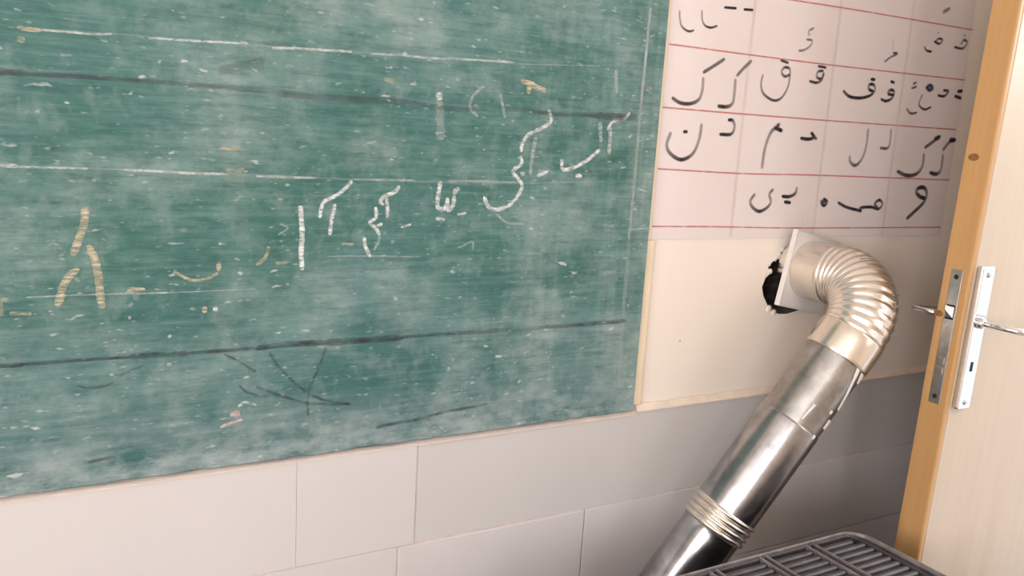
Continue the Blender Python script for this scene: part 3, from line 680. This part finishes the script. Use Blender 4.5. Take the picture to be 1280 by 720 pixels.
# ================================================================ HEATER
HX0, HX1, HY0, HY1, HZ = 0.56, 1.330, -0.80, -0.294, 0.650
heater = thing('heater', 'black enamel room heater with slatted top grille below the flue pipe', 'heater', ((HX0 + HX1) / 2, (HY0 + HY1) / 2, 0))
def rrect(x0, x1, y0, y1, r, seg=8):
    out = []
    for cx, cy, a in ((x1 - r, y1 - r, 0), (x0 + r, y1 - r, 90), (x0 + r, y0 + r, 180), (x1 - r, y0 + r, 270)):
        for k in range(seg + 1):
            t = math.radians(a + 90 * k / seg); out.append((cx + r * math.cos(t), cy + r * math.sin(t)))
    return out
def loft(name, loops, mat, cap0=True, cap1=True, parent=None, smooth=False):
    bm = bmesh.new(); R = [[bm.verts.new((x, y, z)) for x, y in lp] for lp, z in loops]
    n = len(R[0])
    for i in range(len(R) - 1):
        for k in range(n): bm.faces.new((R[i][k], R[i][(k + 1) % n], R[i + 1][(k + 1) % n], R[i + 1][k]))
    if cap0: bm.faces.new(R[0][::-1])
    if cap1: bm.faces.new(R[-1])
    return shift(from_bm(name, bm, mat, None, smooth), heater)
RC = 0.045
loft('body', [(rrect(HX0, HX1, HY0, HY1, RC), 0.07), (rrect(HX0, HX1, HY0, HY1, RC), 0.628)], M['heater'])
# raised bead round the top, a dark gutter inside it, then the thin frame of the grille
GI = 0.024
def ring(ox, oy, z): return (rrect(HX0 + ox, HX1 - ox, HY0 + oy, HY1 - oy, max(.006, RC - ox)), z)
loft('top_frame', [ring(.002, .002, .6285), ring(-.001, -.001, .633), ring(-.001, -.001, .645), ring(.001, .001, .6488), ring(.0035, .0030, .6500), ring(.006, .0050, .6488), ring(.008, .0062, .6440), ring(.008, .0062, .630)], M['heater_rim'], False, False)
loft('gutter', [ring(.0078, .006, .6295), ring(.0078, .006, .6375), ring(GI, .011, .6380), ring(GI, .011, .6295)], M['heater_deep'], False, False)
loft('grille_frame', [ring(GI - .001, .0095, .6300), ring(GI - .001, .0095, .6455), ring(GI + .0015, .0110, .6478), ring(GI + .004, .0125, .6455), ring(GI + .004, .0130, .6300)], M['heater'], False, False)
loft('grille_well', [ring(GI + .003, .0125, .6288), ring(GI + .003, .0125, .6304)], M['heater_deep'])
# cross ribs in pairs
def rib(x, w=0.0038):
    return shift(box('grille_rib', x - w / 2, x + w / 2, HY0 + .02, HY1 - .008, 0.632, 0.6490, M['heater_rim'], None, 0.0012, 2), heater)
ribs = [1.186, 1.204, 1.072, 1.087, 0.955, 0.970, 0.838, 0.853, 0.720, 0.735]
for x in ribs: rib(x)
gx1 = HX1 - GI - .005
secs = [(1.2062, gx1), (1.0892, 1.1838), (0.9722, 1.0698), (0.8552, 0.9528), (0.7372, 0.8358), (HX0 + GI + .006, 0.7178)]
slat_mesh = {}
def slat(x0, x1, y):
    key = round(x1 - x0, 4)
    if key not in slat_mesh:
        bm = bmesh.new(); L = x1 - x0; prev = None
        prof = [(-.0060, -.0085), (-.0062, -.001), (-.0040, .0024), (.0006, .0034), (.0048, .0014), (.0062, -.0035), (.0050, -.0085)]
        for t in (0.0, 0.06, 0.5, 0.94, 1.0):
            k = 0.75 if t in (0.0, 1.0) else 1.0
            cur = [bm.verts.new((L * t, 1.2 * py * k, pz * k)) for py, pz in prof]
            if prev:
                for q in range(7): bm.faces.new((prev[q], prev[(q + 1) % 7], cur[(q + 1) % 7], cur[q]))
            else: bm.faces.new(cur)
            prev = cur
        bm.faces.new(prev[::-1])
        o = from_bm('slat', bm, M['heater'], None, True); slat_mesh[key] = o.data
    else:
        o = bpy.data.objects.new('slat', slat_mesh[key]); COL.objects.link(o)
    o.location = (x0, y, 0.6425); return shift(o, heater)
for si, (a, b) in enumerate(secs):
    k = 0; y = HY1 - 0.025
    while y > HY0 + 0.034:
        bb = b - (0.012 if (si == 0 and k == 0) else 0); aa = a + (0.012 if (si == 5 and k == 0) else 0)
        slat(aa, bb + .0012, y); y -= 0.0180; k += 1
for lx in (HX0 + .06, HX1 - .06):
    for ly in (HY0 + .06, HY1 - .06):
        shift(tube('foot', [(lx, ly, 0), (lx, ly, .01), (lx, ly, .071)], [.022, .022, .016], M['heater_deep'], None, 20), heater)
# elbow at the back of the heater that takes the foot of the flue
q0 = along(0.615)
tp = [q0 + T1 * .002, q0 + T1 * .03, q0 + T1 * .06 + Vector((0, -.008, 0)), q0 + T1 * .085 + Vector((0, -.03, 0)), q0 + T1 * .10 + Vector((0, HY1 + .004 - q0.y - T1.y * .10, 0))]
shift(tube('flue_outlet', tp, [.0585, .0590, .0590, .059, .059], M['galv_low'], None, 40), heater)

# ================================================================ DOOR
door = bpy.data.objects.new('door_1', None); COL.objects.link(door); struct(door)
door.location = (1.431, -0.350, 0.042)
door.rotation_euler = (0, math.radians(2.2), 0)
TK = 0.053; DH = 2.06; DW = 0.84
def dpart(o): o.parent = door; return o
dpart(box('door_leaf', 0.0125, DW, 0.0, TK, 0.0, DH, M['door'], None, 0.0015))
dpart(box('edge_lipping', 0.0, 0.0123, 0.0, TK, 0.0, DH, M['pine'], None, 0.0035, 3))
def knot(z, y, r):
    bm = bmesh.new(); bmesh.ops.create_uvsphere(bm, u_segments=16, v_segments=8, radius=1)
    for v in bm.verts: v.co = Vector((-0.0003 + v.co.x * .0007, y + v.co.y * r * 1.6, z + v.co.z * r))
    dpart(from_bm('knot', bm, M['knot'], None, True))
ZL = 0.979          # height of the lock case's centre above the door's foot
# mortise lock plate let into the edge
lp = dpart(box('lock_plate', -0.0012, 0.004, 0.0135, 0.0365, ZL - .128, ZL + .128, M['steel'], None, 0.0010))
def lpart(o): o.parent = lp; return o
for dz in (.114, -.114):
    bm = bmesh.new(); bmesh.ops.create_cone(bm, cap_ends=True, segments=16, radius1=.0048, radius2=.0040, depth=.0012)
    bmesh.ops.rotate(bm, verts=bm.verts, cent=(0, 0, 0), matrix=Matrix.Rotation(math.radians(-90), 3, 'Y'))
    bmesh.ops.translate(bm, verts=bm.verts, vec=(-0.0016, .025, ZL + dz))
    lpart(from_bm('screw', bm, M['black_hole']))
lpart(box('latch_slot', -0.0016, 0.0, .0165, .0335, ZL + .034, ZL + .062, M['black_hole'], None, 0.0006))
bm = bmesh.new()
vv = [bm.verts.new(p) for p in ((-.0016, .018, ZL + .058), (-.0016, .032, ZL + .058), (-.0016, .032, ZL + .038), (-.0016, .018, ZL + .038), (-.009, .031, ZL + .060), (-.009, .031, ZL + .052))]
for f in ((0, 1, 4), (1, 2, 5, 4), (2, 3, 5), (3, 0, 4, 5), (0, 3, 2, 1)): bm.faces.new([vv[i] for i in f])
lpart(from_bm('latch', bm, M['steel']))
for dz in (-.045, -.064):
    lpart(box('bolt', -0.0035, 0.0, .0175, .0325, ZL + dz - .007, ZL + dz + .007, M['steel'], None, 0.0012))
# handles on both faces
def handle(front):
    s = -1 if front else 1; yf = 0.0 if front else TK
    bm = bmesh.new()
    y0, y1 = sorted((yf + s * .0003, yf + s * .0115))
    add_box(bm, 0.016, 0.058, y0, y1, ZL - .132, ZL + .140, 0.0045, 3)
    esc = dpart(from_bm('escutcheon', bm, M['chrome']))
    def ep(o): o.parent = esc; return o
    zc = ZL + .035; xc = 0.036
    # boss, shank, and a lever that sweeps back along the door
    ep(tube('lever_boss', [(xc, yf + s * .010, zc), (xc, yf + s * .018, zc), (xc, yf + s * .022, zc)], [.0115, .0105, .0075], M['chrome'], None, 28))
    L = [(xc, yf + s * .016, zc), (xc, yf + s * .045, zc), (xc + .001, yf + s * .060, zc - .0005), (xc + .006, yf + s * .072, zc - .001), (xc + .016, yf + s * .080, zc - .002),
         (xc + .030, yf + s * .082, zc - .002), (xc + .07, yf + s * .080, zc - .002), (xc + .105, yf + s * .076, zc - .004), (xc + .120, yf + s * .074, zc - .006)]
    ep(tube('lever', L, [.0055, .0055, .0056, .0058, .0062, .0066, .0068, .0062, .004], M['chrome'], None, 24))
    for dz in (-.118, .124):
        bm = bmesh.new(); bmesh.ops.create_uvsphere(bm, u_segments=14, v_segments=8, radius=1)
        for v in bm.verts: v.co = Vector((.037 + v.co.x * .005, yf + s * .0118 + v.co.y * .0022, ZL + dz + v.co.z * .005))
        ep(from_bm('screw', bm, M['steel'], None, True))
    bm = bmesh.new()
    add_box(bm, .0335, .0405, *sorted((yf + s * .0112, yf + s * .0122)), ZL - .058, ZL - .040); 
    ep(from_bm('keyhole', bm, M['black_hole']))
handle(True); handle(False)
for z in ((1.312, .034, .0065), (1.02, .0475, .006)): knot(*z)
